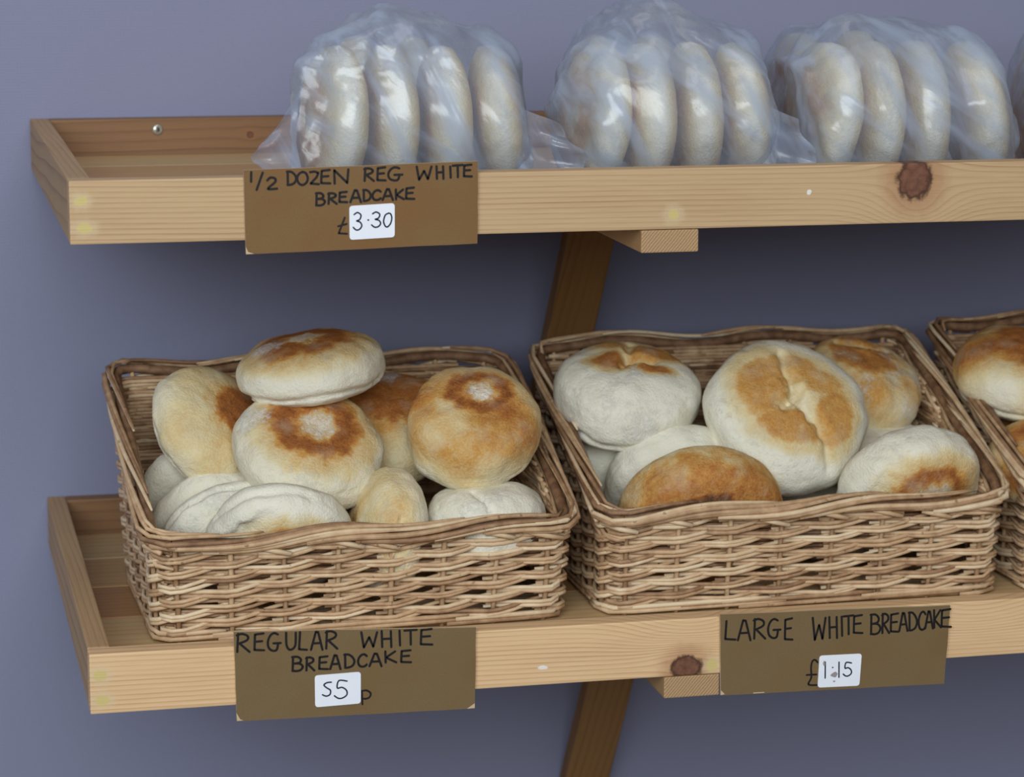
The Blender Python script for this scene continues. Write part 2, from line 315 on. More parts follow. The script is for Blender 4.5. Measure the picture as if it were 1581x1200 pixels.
# ------------------------------------------------------------------ baskets
def basket(label, fl, fr, db, hf, hb, wr, seed, yaw=0.):
    """fl, fr: front corners of the base (x, y); wr: rim width at the back/front; db: base depth."""
    R = random.Random(seed)
    wb = (Vector(fr)-Vector(fl)).length; ang = atan2(fr[1]-fl[1], fr[0]-fl[0])
    root = empty('wicker_basket', ((fl[0]+fr[0])/2, (fl[1]+fr[1])/2, ZF), label, 'basket', 'wicker baskets on the lower shelf')
    root.rotation_euler.z = ang+yaw
    fx = (wr-wb)/2; fyf, fyb = .016, .020          # flare at full height
    rc = .013
    # perimeter as a rounded rectangle (local x centred, y 0..db)
    segs = []
    hw = wb/2
    def arc(cx, cy, a0):
        return ('a', cx, cy, a0)
    parts = [('l', (-hw+rc, 0), (hw-rc, 0), (0, -1)), ('a', (hw-rc, rc), -pi/2), ('l', (hw, rc), (hw, db-rc), (1, 0)), ('a', (hw-rc, db-rc), 0.),
             ('l', (hw-rc, db), (-hw+rc, db), (0, 1)), ('a', (-hw+rc, db-rc), pi/2), ('l', (-hw, db-rc), (-hw, rc), (-1, 0)), ('a', (-hw+rc, rc), pi)]
    lens = [(Vector(p[1])-Vector(p[2])).length if p[0] == 'l' else rc*pi/2 for p in parts]
    LT = sum(lens)
    def base_pt(s):
        s = s % LT
        for p, l in zip(parts, lens):
            if s <= l:
                f = s/l
                if p[0] == 'l':
                    a, b = Vector(p[1]), Vector(p[2]); return a+(b-a)*f, Vector(p[3])
                an = p[2]+f*pi/2; nn = Vector((cos(an), sin(an))); return Vector(p[1])+nn*rc, nn
            s -= l
        return Vector(parts[0][1]), Vector((0, -1))
    ph = [R.uniform(0, 6.3) for _ in range(4)]
    def H(s):
        p, _ = base_pt(s); f = min(1, max(0, p.y/db))
        return hf+(hb-hf)*f+.0022*sin(9*p.x/wb*1.7+ph[0])*(1 if f < .5 else 1.3)
    def P(s, z, off=0.):
        p, n = base_pt(s); k = z/hb
        xx = p.x*(1+k*2*fx/wb); yy = p.y-fyf*(z/hf)*(1-p.y/db)*.55+fyb*k*(p.y/db)
        return Vector((xx+n.x*off, yy+n.y*off, z))
    # stakes
    st = []; s0 = 0
    for p, l in zip(parts, lens):
        if p[0] == 'l':
            n = max(3, int(round(l/.042))); 
            for i in range(n+1): st.append(s0+.002+(l-.004)*i/n)
        s0 += l
    if len(st) % 2: 
        st.append((st[0]+LT+st[-1])/2)
    ns = len(st); rs, rr = .0021, .0018; a = rs+rr*.9
    for i, s in enumerate(st):
        mb = MB(); hh = H(s)
        pts = [P(s+R.uniform(-.0006, .0006), z) for z in [0, hh*.3, hh*.6, hh*.85, hh-.004]]
        mb.tube(pts, [rs*R.uniform(.9, 1.1)]*5, R.uniform(.3, .6))
        link('stake', mb.mesh('stake'), M_WICK, root)
    # woven walls
    names = ['front', 'right', 'back', 'left']
    walls = [MB() for _ in range(4)]
    bounds = [sum(lens[:2*k+1])+lens[2*k+1]/2 for k in range(4)]
    def wall_of(s):
        s = s % LT
        for k in range(4):
            if s < bounds[k]: return walls[k]
        return walls[0]
    pp = .0058
    npair = int(hb/pp)
    for p in range(npair):
        z0 = .0075+p*pp
        for i in range(ns):
            if (i+p) % 2: continue
            sc = st[i]; sl = st[i-1] if i else st[-1]-LT; sr = st[(i+1) % ns]+(LT if i == ns-1 else 0)
            rise = .0072 if (sr-sc) > .02 else .002
            for q in range(2):
                zb = z0+q*.0031+R.uniform(-.0005, .0005)
                ri = rise*R.uniform(.75, 1.15)
                r = rr*R.uniform(.82, 1.12); tone = min(1, max(0, R.gauss(.64, .18)))
                pts = []; rads = []
                e0 = R.uniform(.1, .45); e1 = R.uniform(.1, .5)
                for (s, off, dz, sc_) in ((sl-.012*e0*2, -a, -.0004, .85), (sl+.004, -a*.9, 0, 1), ((sl+sc)/2, a*.25, .0003, 1), (sc-.0045, a, .0, 1), (sc+.0035, a, .0004, 1),
                                          (sc*.62+sr*.38, a*.55, ri*.38, 1), (sc*.35+sr*.65, -a*.15, ri*.72, .95), (sr-.004, -a*.95, ri*.95, .9), (sr+.014*e1*2, -a, ri*1.05, .7)):
                    z = zb+dz+R.uniform(-.0002, .0002); pts.append((s, z, off)); rads.append(r*sc_)
                ok = [k for k, (s, z, off) in enumerate(pts) if z < H(s)-.009]
                if len(ok) < 4: continue
                k0, k1 = ok[0], ok[-1]
                wall_of(sc).tube([P(*t) for t in pts[k0:k1+1]], rads[k0:k1+1], tone)
    # packing rods that follow the slope of the side walls just below the border
    for (lo, hi) in ((lens[0]+.0, lens[0]+lens[1]+lens[2]+lens[3]*.5), (sum(lens[:5])+lens[5]*.5, sum(lens[:8]))):
        for row in range(5):
            for off0 in (-.0022, .0022):
                s = lo+R.uniform(0, .04)
                while s < hi-.03:
                    e = min(hi, s+R.uniform(.08, .16)); n = 8; tone = R.gauss(.48, .17); pts = []
                    for k in range(n+1):
                        q = s+(e-s)*k/n; pts.append(P(q, max(.004, H(q)-.0105-row*.0036), off0+.0022*sin(q/.042*pi+row*pi)))
                    wall_of((s+e)/2).tube(pts, [rr*1.05]*(n)+[rr*.6], tone)
                    s = e-.006
    # straight packing rods between the pairs, inside the stakes of the back and side walls
    for p in range(int((hb-.014)/.0029)):
        s = lens[0]+lens[1]+R.uniform(-.02, .0); z = .008+p*.0029
        while s < sum(lens[:7]):
            e = s+R.uniform(.09, .17); n = 10
            pts = [(q, z+R.uniform(-.0003, .0003)) for q in [s+(e-s)*k/n for k in range(n+1)] if z < H(q)-.010]
            if len(pts) > 3: wall_of((s+e)/2).tube([P(q, zz, -.0037+.0012*sin(q/.042*pi+p*1.7)) for q, zz in pts], [rr*.95]*len(pts), min(1, max(0, R.gauss(.45, .17))))
            s = e-.004
    # filler rods added behind the front wall, toned dark as shade in its gaps
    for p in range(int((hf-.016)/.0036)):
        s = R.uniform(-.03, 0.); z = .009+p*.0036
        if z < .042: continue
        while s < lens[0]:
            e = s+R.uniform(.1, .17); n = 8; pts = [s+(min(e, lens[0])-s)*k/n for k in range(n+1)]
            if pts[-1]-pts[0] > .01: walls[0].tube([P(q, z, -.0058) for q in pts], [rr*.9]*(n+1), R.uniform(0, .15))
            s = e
    # foot rods
    for row in range(2):
        for off in (.0035, -.001):
            s = R.uniform(0, .1); s1 = s+LT
            while s < s1-.01:
                e = s+R.uniform(.12, .2); n = 10
                pts = [P(s+(e-s)*k/n, .0025+row*.0035+.003*k/n*(1 if off > 0 else 0), off) for k in range(n+1)]
                wall_of((s+e)/2).tube(pts, [rr*1.1]*n+[rr*.7], min(1, max(0, R.gauss(.58, .15))))
                s = e-.01
    # stub ends poking out under the border
    for i in range(ns):
        if R.random() < .55:
            s = st[i]+R.uniform(-.006, .01); h = H(s)
            pts = [P(s-.016, h-.009, .0045), P(s-.004, h-.0115, .0065), P(s+.008, h-.0145, .0075)]
            wall_of(s).tube(pts, [rr, rr*1.25, rr*1.1], R.uniform(.55, .9))
    for nme, mb in zip(names, walls):
        link('woven_wall', mb.mesh('woven_wall'), M_WICK, root)
    # border
    mb = MB()
    n = 96
    core = [P(LT*k/n, H(LT*k/n)-.004, 0) for k in range(n+1)]
    mb.tube(core, .0042, .1)
    s = 0.
    while s < LT:
        ln = R.uniform(.17, .26); n = 18; r = R.uniform(.0021, .0028); tone = min(1, max(0, R.gauss(.52, .2))); rd = R.uniform(.88, 1.1)
        a0 = radians(-58+R.uniform(-14, 14)); a1 = radians(112+R.uniform(-15, 15)); pts = []; rads = []
        for k in range(n+1):
            t = k/n; q = s+ln*t; an = a0+(a1-a0)*(t*.85+.15*t*t)
            pts.append(P(q, H(q)-.0035+.0065*rd*sin(an), .0085*rd*cos(an)+.0012)); rads.append(r*(1.05-.45*t) if t < .97 else r*.35)
        mb.tube(pts, rads, tone)
        s += .034*R.uniform(.75, 1.25)
    link('rim_border', mb.mesh('rim_border'), M_WICK, root)
    # woven base
    mb = MB()
    k = 0; y = .004
    while y < db-.003:
        mb.tube([Vector((-hw+.004+(hw*2-.008)*j/10, y, .0022+.0008*sin(j*2+k*pi))) for j in range(11)], .0018, R.uniform(.3, .6)); y += .0042; k += 1
    link('base', mb.mesh('base'), M_WICK, root)
    return root
basket('wicker basket of small golden breadcakes, nearest the open left end of the lower shelf', (.0665, .124), (.3815, .1300), .208, .0835, .174, .331, 11)
basket('wicker basket of large pale breadcakes, between the other two baskets', (.4180, .1290), (.7430, .1255), .218, .0865, .180, .331, 23)
basket('wicker basket of dark brown rolls cut off by the right edge of the photo', (.776, .124), (1.096, .123), .2, .09, .19, .326, 37)

# ------------------------------------------------------------------ bread
def axis(phi, psi):
    p, q = radians(phi), radians(psi)
    return ((-FWD)*cos(p)+(RGT*cos(q)+UPV*sin(q))*sin(p)).normalized()
def sm(a, b, x):
    t = min(1, max(0, (x-a)/(b-a))); return t*t*(3-2*t)
_ico = {}
def ico(sub):
    if sub not in _ico:
        bm = bmesh.new(); bmesh.ops.create_icosphere(bm, subdivisions=sub, radius=1)
        _ico[sub] = ([v.co.copy() for v in bm.verts], [tuple(v.index for v in f.verts) for f in bm.faces]); bm.free()
    return _ico[sub]
def bread_mesh(r, h, seed, e=2.5, toast=(), gold=0., flour=.25, flour_spots=(), dimple=0., creases=(), seam=None, lump=.06, ell=1., sub=6, under=0.):
    """toast: (x,y,z,R,strength,hole) in units of r,r,h on the local axes; creases: (x0,y0,x1,y1,depth,width) across the top."""
    V, Fc = ico(sub); sv = Vector((seed*7.31, seed*3.77, seed*1.93)); co_ = []; cl = []
    for d in V:
        rho = sqrt(d.x*d.x+d.y*d.y)
        s = ((rho/r)**e+(abs(d.z)/h)**e)**(-1/e); p = d*s
        n = noise.fractal(d*1.25+sv, 1., 2., 3)*lump+noise.noise(d*4.5+sv)*lump*.16
        p *= 1+n; p.x *= ell
        X, Y, Z = p.x/r, p.y/r, p.z/h
        top = sm(.1, .7, Z)
        if dimple: p.z -= dimple*h*exp(-((X*X+Y*Y)/.10))*top
        cd_ = 0.
        for (x0, y0, x1, y1, dep, wd) in creases:
            ab = Vector((x1-x0, y1-y0)); ap = Vector((X-x0, Y-y0)); t = min(1, max(0, ap.dot(ab)/max(1e-6, ab.length_squared)))
            dd = (ap-ab*t).length+.05*noise.noise(d*6+sv); g = exp(-(dd/wd)**2)*(1-.35*abs(2*t-1)); p.z -= dep*h*g*top; cd_ = max(cd_, g*top)
        if seam:
            zc, dep, a0, a1 = seam; an = math.degrees(atan2(d.y, d.x)) % 360
            if a0 <= an <= a1 or a0 <= an+360 <= a1 or a0 <= an-360 <= a1:
                fz = exp(-((Z-zc-.16*noise.noise(d*2.3+sv))/.10)**2)
                p.x *= 1-dep*fz; p.y *= 1-dep*fz; cd_ = max(cd_, .6*fz)
        wr = abs(noise.noise(Vector((atan2(d.y, d.x)*2.2, d.z*9, 1.3))+sv)); p -= d*(.026*r*max(0, .12-wr)/.12)*sm(.95, .4, abs(Z))*(.3+.7*sm(-.1, .5, noise.noise(d*1.4+sv*3.1)))
        co_.append(p)
        # crust colour
        T = gold*(.55+.6*noise.noise(d*1.6+sv*1.3))*sm(-.9, .5, Z)+under*sm(.0, -.6, Z)
        warp_ = .15*noise.fractal(d*3.6+sv*.7, 1., 2., 3)+.05*noise.noise(d*16+sv)
        Fl = max(0, flour*(.35+1.1*noise.noise(d*2.1+sv*2.1)))
        for tq in toast:
            tx, ty, tz, R_, stg, hole = tq[:6]; asp = tq[6] if len(tq) > 6 else 1.
            dist = sqrt((X/ell-tx)**2+((Y-ty)/asp)**2+((Z-tz)*.55)**2)/R_+warp_
            k = sm(1.15, .62, dist)
            if hole: 
                hk = sm(hole*1.3, hole*.4, dist); k *= 1-.7*hk; Fl = max(Fl, .62*hk)
            T = max(T, stg*k, min(.30, stg*.5)*sm(1.5, .95, dist)*sm(-.1, .6, Z))
            Fl *= 1-.5*k*(1-(hk if hole else 0))
        for (tx, ty, tz, R_, stg) in flour_spots:
            dist = sqrt((X-tx)**2+(Y-ty)**2+((Z-tz)*.6)**2)/R_+warp_*1.3; Fl = max(Fl, stg*sm(1.2, .3, dist))
        T *= 1-.5*cd_
        cl += [min(1, max(0, T)), min(1, Fl), 0., 1.]
    me = bpy.data.meshes.new('breadcake'); me.from_pydata([tuple(v) for v in co_], [], Fc); me.update()
    a = me.attributes.new('crust', 'FLOAT_COLOR', 'POINT'); a.data.foreach_set('color', cl)
    me.polygons.foreach_set('use_smooth', [True]*len(me.polygons)); me.materials.append(M_BREAD)
    return me
def frame(ax):
    xl = (RGT-ax*RGT.dot(ax)); xl.normalize(); yl = ax.cross(xl)
    return Matrix(((xl.x, yl.x, ax.x), (xl.y, yl.y, ax.y), (xl.z, yl.z, ax.z)))
nb_ = 0
def bread(label, px, py, Y, phi, psi, r=.0575, h=.026, group='breadcakes in the left basket', cat='bread', name='breadcake', roll=0., **kw):
    global nb_; nb_ += 1
    me = bread_mesh(r, h, nb_, **kw); o = link(name, me, None); me.name = name
    M = frame(axis(phi, psi)) @ Matrix.Rotation(radians(roll), 3, 'Z')
    o.matrix_world = Matrix.Translation(at(px, py, Y)) @ M.to_4x4(); tag(o, label, cat, group); return o
G1, G2, G3 = 'breadcakes in the left basket', 'breadcakes in the middle basket', 'rolls in the right basket'
bread('pale breadcake leaning on the left basket\'s front rim, faint brown patch at its lower edge', 430, 834, .165, 50, -85, toast=[(0.1, .45, 1, .55, .5, .0, .6)], flour=.35, creases=[(-.75, .35, -.1, .85, .22, .10)], seam=(-.1, .05, 60, 150), lump=.06)
bread('wrinkled pale breadcake in the left basket\'s front left corner, tilted up to the right', 350, 832, 0.206, 40, -61, r=.053, h=.020, flour=.5, seam=(.1, .06, 60, 200), lump=.06)
bread('plain pale breadcake at left basket\'s left wall, second of the leaning ones from the corner', 336, 807, 0.243, 40, -61, r=.052, h=.019, flour=.3, gold=.06)
bread('half hidden pale breadcake at left basket\'s left wall, below the golden one', 310, 757, 0.285, 40, -61, r=.05, h=.018, flour=.25, gold=.08)
bread('golden breadcake at the left basket\'s back left, under the topmost one', 333, 664, 0.272, 56, 42, gold=.36, toast=[(.15, .1, 1, .55, .7, 0)], flour=.12, seam=(-.45, .05, 150, 330))
bread('floury breadcake lying flat on top of the left basket\'s heap', 480, 568, 0.25, 76, 97, r=.059, h=.0265, toast=[(-.05, -.1, 1, .82, .66, .32)], flour=.45, seam=(-.5, .07, 180, 350), gold=.05, flour_spots=[(-.55, -.2, .8, .35, .8)])
bread('breadcake with toasted brown ring and floury centre at the left basket\'s middle', 476, 694, 0.212, 47, 74, r=.0595, h=.0285, toast=[(.03, .06, 1, .74, .74, .42)], gold=.1, flour=.35, dimple=.1, flour_spots=[(-.75, .1, .5, .35, .85), (.05, .1, 1, .2, .7)])
bread('brown breadcake half hidden between the ring toasted one and the square one', 607, 660, 0.28, 48, 90, gold=.62, toast=[(0, .3, 1, .8, .66, 0)], flour=.25, flour_spots=[(-.1, .75, .6, .35, .7)])
bread('large squarish golden breadcake with brown patch near its top, left basket right side', 730, 662, 0.19, 43, 86, r=.0535, h=.031, e=3.1, gold=.64, toast=[(.08, .26, 1, .66, .76, .45, .8)], flour=.12, flour_spots=[(.1, .2, 1, .22, .8), (0, .9, .5, .35, .6)], dimple=.06)
bread('small edge-on breadcake wedged upright behind the left basket\'s front rim', 596, 823, .168, 68, 172, h=.0265, r=.05, gold=.4, flour=.4, seam=(.2, .06, 150, 360))
bread('pale cracked breadcake under the squarish one at the left basket\'s front right', 750, 803, .165, 80, 92, r=.0475, h=.0285, e=3.0, flour=.45, creases=[(-.2, -.5, .1, -.9, .15, .05)], seam=(-.1, .025, 230, 320))
bread('pale breadcake barely showing behind the cracked one, left basket right wall', 784, 806, .232, 70, 75, r=.042, flour=.4)

bread('pale floury breadcake at the middle basket\'s back left, small brown patches on top', 967, 612, 0.262, 57, 84, r=.0598, h=.034, group=G2, flour=.6, toast=[(-.25, .05, 1, .34, .62, 0, .7), (.3, .38, 1, .5, .55, 0, .5), (.32, -.08, 1, .28, .62, 0, .5), (-.2, .55, 1, .35, .45, 0, .6)], creases=[(-.02, .2, .3, .15, .3, .1), (0, .2, 0, .6, .2, .08), (0, .2, -.1, -.05, .25, .08)], seam=(-.45, .06, 180, 360), flour_spots=[(.15, -.75, .1, .4, .8)])
bread('largest pale breadcake with broken golden ring and star crease, atop the middle basket', 1213, 643, .215, 33, 60, r=.069, h=.034, ell=1.0, group=G2, flour=.3, toast=[(-.46, .12, 1, .42, .47, 0, 1.3), (-.1, .42, 1, .52, .44, 0, .5), (.28, .3, 1, .34, .42, 0, .7), (.46, -.16, 1, .30, .47, 0, 1.7), (-.1, -.38, 1, .50, .48, 0, .55)], creases=[(-.05, .02, -.25, .6, .28, .07), (-.05, .02, .35, -.4, .3, .07), (-.05, .02, -.2, -.12, .3, .09), (.35, -.4, .45, -.75, .14, .06), (-.95, .1, -.6, -.6, .14, .06)], roll=-6)
bread('brown mottled breadcake at the middle basket\'s back right corner', 1332, 596, 0.288, 60, 68, r=.052, h=.030, group=G2, gold=.5, toast=[(-.2, .1, 1, .7, .58, 0)], flour=.85, lump=.07, creases=[(-.6, .3, .2, .4, .15, .1)])
bread('pale breadcake scarcely showing under the brown mottled one', 1355, 692, .25, 66, 80, r=.050, h=.02, group=G2, flour=.3)
bread('pale breadcake with one purplish brown patch, at the middle basket\'s front right', 1400, 758, .165, 48, -68, r=.063, h=.032, group=G2, flour=.3, toast=[(.08, .40, 1, .66, .74, .55, .7)], creases=[(-.85, .0, -.45, .8, .10, .07)], gold=.04, flour_spots=[(.1, .4, 1, .25, .5)])
bread('smooth orange-brown breadcake tipped over at the middle basket\'s front', 1080, 803, .174, 42, -76, r=.069, h=.030, group=G2, gold=.0, toast=[(0, .1, 1, 1.35, .56, 0), (.02, .62, 1, .40, .92, 0, .45)], flour=.16, e=3.2, lump=.03, flour_spots=[(.1, .12, 1, .25, .35)])
bread('greyish breadcake in deep shade at the middle basket\'s left wall', 950, 742, 0.288, 45, -70, r=.053, h=.021, group=G2, flour=.3)
bread('pale torn-edged breadcake just behind the tipped orange-brown one', 1040, 742, 0.236, 50, -80, r=.060, h=.03, group=G2, flour=.3, seam=(.4, .06, 200, 340))
bread('shaded breadcake deep between the large star-creased one and the front right one', 1275, 800, 0.245, 62, 90, r=.05, group=G2, flour=.2)

bread('brown roll with pale lower edge, topmost in the right basket', 1580, 578, 0.25, 62, 85, r=.0585, h=.032, group=G3, name='bread_roll', gold=.72, flour=.08, toast=[(0, 0, 1, .7, .66, 0)], seam=(-.4, .05, 180, 360))
bread('orange roll deep in the right basket\'s left side', 1586, 676, 0.266, 60, 80, r=.05, group=G3, name='bread_roll', gold=.8, flour=.05)
bread('orange roll resting lowest in the right basket, nearest its front', 1618, 715, 0.172, 55, 95, r=.05, group=G3, name='bread_roll', gold=.75, flour=.06)

# ------------------------------------------------------------------ bags
RD, HD = .0575, .0180
bagbread = [bread_mesh(RD, HD, 40+k, flour=.4, gold=.04, toast=[(0, 0, 1, .8, .42, .3)], under=.3, lump=.03, sub=4, seam=(0, .02, 0, 360)) for k in range(3)]
def bag(label, which, xs, rear, crown, flaps, seed):
    R = random.Random(seed); discs = []
    for k, (x, lean, tw) in enumerate(xs+rear):
        back = k >= len(xs)
        c_ = Vector((x, (.226 if back else .102)+R.uniform(-.004, .004), ZU+RD+.0015+(.0 if not back else .0)))
        ax = Vector((-1, tw, lean)).normalized(); me = bagbread[(k+seed) % 3]
        o = link('breadcake', me, None); y = Vector((0, 0, 1)).cross(ax).normalized(); zz = ax.cross(y)
        Rm = Matrix(((y.x, zz.x, ax.x), (y.y, zz.y, ax.y), (y.z, zz.z, ax.z))) @ Matrix.Rotation(R.uniform(0, 6), 3, 'Z')
        o.matrix_world = Matrix.Translation(c_) @ Rm.to_4x4()
        if back: lb = f'breadcake in the rear row inside the {which} bag, ' + ('left one' if k == len(xs) else 'right one')
        else: lb = f'breadcake standing on edge in the {which} bag, ' + ['leftmost of its front row', 'second from left in front', 'third from left in front', 'rightmost of its front row'][k]
        tag(o, lb, 'bread', 'breadcakes standing in the plastic bags'); discs.append((c_, ax))
    pts = []
    for c_, ax in discs:
        u = ax.orthogonal().normalized(); v = ax.cross(u)
        for rr_, hh in ((1.0, .0), (.97, .55), (.80, 1.0)):
            for k in range(20):
                a = 2*pi*k/20
                for sgn in (-1, 1): pts.append(c_+(u*cos(a)+v*sin(a))*(RD*rr_+.0035)+ax*sgn*(HD*hh+.0025))
    pts += [Vector(p) for p in crown]
    pts = [Vector((p.x, max(p.y, TB+.004), max(p.z, ZU+.0008))) for p in pts]
    bm = bmesh.new()
    for p in pts: bm.verts.new(p)
    res = bmesh.ops.convex_hull(bm, input=bm.verts[:])
    bmesh.ops.delete(bm, geom=list({g for g in res['geom_interior']+res['geom_unused'] if isinstance(g, bmesh.types.BMVert)}), context='VERTS')
    me = bpy.data.meshes.new('tmp'); bm.to_mesh(me); bm.free()
    to = bpy.data.objects.new('tmp', me); C.objects.link(to)
    md = to.modifiers.new('r', 'REMESH'); md.mode = 'VOXEL'; md.voxel_size = .0034
    ms = to.modifiers.new('s', 'SMOOTH'); ms.iterations = 6; ms.factor = .5
    dg = bpy.context.evaluated_depsgraph_get(); dg.update()
    m2_ = bpy.data.meshes.new_from_object(to.evaluated_get(dg)); bpy.data.objects.remove(to); bpy.data.meshes.remove(me)
    anchors = [Vector(p) for p in crown]; sv = Vector((seed*3.3, seed*1.7, 0))
    vs = [v.co.copy() for v in m2_.vertices]; nr = [v.normal.copy() for v in m2_.vertices]
    fc = [tuple(p.vertices) for p in m2_.polygons]; bpy.data.meshes.remove(m2_)
    out = []
    for p, n in zip(vs, nr):
        dsp = 0.
        for k, a in enumerate(anchors):
            q = p-a; dd = q.length
            an = atan2(q.z, q.x); w_ = exp(-(dd/.075)**2)
            dsp += (abs(noise.noise(Vector((an*6.5, k*5.1, seed+q.y*6))))-.22)*.009*w_*min(1, dd/.02)
        dsp += noise.fractal(p*13+sv, 1., 2., 1)*.0030
        rg = 1-abs(noise.noise(Vector((p.x*20+p.z*9, p.y*9, p.z*4-p.x*3))+sv))*2
        dsp += max(0, rg-.6)*.0075
        rg = 1-abs(noise.noise(Vector((p.x*9+p.z*20, p.y*8, p.z*3-p.x*6))+sv*2.3))*2
        dsp += max(0, rg-.65)*.006-.0018
        rg = 1-abs(noise.noise(Vector((p.x*14+p.y*10, p.y*14, p.z*24))+sv*1.9))*2
        dsp += max(0, rg-.3)*.010*sm(.075, .10, p.z)
        # film sinks between the breads
        near = 9.
        for c_, ax in discs:
            q = p-c_; al = abs(q.dot(ax))/HD; ra = (q-ax*q.dot(ax)).length/RD
            near = min(near, (al**2.6+ra**2.6)**(1/2.6))
        if near > 1.1: dsp -= .006*sm(1.1, 1.5, near)*sm(.12, .04, p.z)
        p2 = p+n*dsp
        for _ in range(6):
            bad = False
            for c_, ax in discs:
                q = p2-c_; al = abs(q.dot(ax))/HD; ra = (q-ax*q.dot(ax)).length/RD
                if (al**2.6+ra**2.6) < 1.12: bad = True
            if not bad: break
            p2 = p2+n*.0011
        p2.z = max(p2.z, ZU+.0004); p2.y = max(p2.y, TB+.0015)
        out.append(p2)
    bm = bmesh.new(); bv = [bm.verts.new(p) for p in out]
    for f in fc: bm.faces.new([bv[i] for i in f])
    for _ in range(4): bmesh.ops.smooth_vert(bm, verts=bm.verts[:], factor=.5, use_axis_x=True, use_axis_y=True, use_axis_z=True)
    out = [v.co.copy() for v in bm.verts]; bm.free()
    # loose ends of the bag
    for root_, tip_, fr in flaps:
        nu, nv = 22, 14; b0 = len(out)
        for i in range(nu+1):
            for j in range(nv+1):
                u, v = i/nu, j/nv
                def lerp(l, t):
                    t *= len(l)-1; k = min(int(t), len(l)-2); return Vector(l[k]).lerp(Vector(l[k+1]), t-k)
                a_, b_ = lerp(root_, u), lerp(tip_, u); p = a_.lerp(b_, v)
                p += Vector((.2, -1, .25))*(fr*v*sin(u*17+seed)+fr*.6*noise.noise(Vector((u*5, v*3, seed))))
                out.append(p)
        for i in range(nu):
            for j in range(nv):
                q = b0+i*(nv+1)+j; fc.append((q, q+1, q+nv+2, q+nv+1))
    me = bpy.data.meshes.new('plastic_bag'); me.from_pydata([tuple(v) for v in out], [], fc); me.update()
    me.polygons.foreach_set('use_smooth', [True]*len(me.polygons))
    o = link('plastic_bag', me, M_FILM); tag(o, label, 'plastic bag', 'bags of six breadcakes on the upper shelf')
    return o
bag('clear plastic bag of breadcakes, leftmost on the upper shelf, behind the half dozen card', 'leftmost', [(.199, .06, -.12), (.240, .02, -.05), (.282, -.03, .03), (.322, -.10, .10)], [(.235, .05, 0), (.285, 0, .05)],
    [(.222, .06, .106), (.236, .12, .108), (.26, .10, .1075), (.300, .09, .096), (.162, .07, .075), (.350, .10, .045), (.150, .05, ZU+.01)],
    [([(.166, .045, .055), (.162, .035, .02), (.17, .03, ZU+.003)], [(.145, .032, .028), (.128, .026, .012), (.140, .024, -.004)], .003),
     ([(.318, .07, .045), (.325, .06, .01), (.325, .05, ZU+.003)], [(.352, .036, .030), (.373, .027, .005), (.366, .025, -.016)], .004)], 1)
bag('clear plastic bag of breadcakes, tallest one, second along the upper shelf from its empty end', 'second', [(.398, .10, -.10), (.434, .02, -.02), (.474, -.02, .05), (.512, -.10, .08)], [(.43, .02, 0), (.48, -.04, .05)],
    [(.422, .10, .117), (.440, .10, .117), (.47, .11, .104), (.352, .10, .036), (.364, .09, .068), (.528, .10, .066), (.54, .10, .035)],
    [([(.504, .07, .045), (.510, .06, .01), (.508, .05, ZU+.003)], [(.534, .036, .030), (.549, .027, .0), (.540, .025, -.018)], .0035)], 2)
bag('clear plastic bag of breadcakes with peaked top, above the dark knot on the upper shelf', 'peaked third', [(.576, .12, -.10), (.614, .03, -.02), (.654, -.03, .05), (.700, -.16, .08)], [(.60, .04, 0), (.655, -.06, .05)],
    [(.596, .10, .107), (.612, .12, .106), (.540, .09, .066), (.545, .1, .02), (.728, .10, .046), (.742, .09, .0)],
    [], 3)
bag('clear plastic bag of breadcakes only just entering at the right edge of the photo', 'last cut-off', [(.786, .08, -.10), (.826, .03, -.02), (.866, -.03, .05), (.905, -.08, .08)], [(.82, .04, 0), (.87, -.06, .05)],
    [(.80, .10, .105), (.84, .12, .104), (.752, .10, .062), (.745, .09, .01)], [], 4)

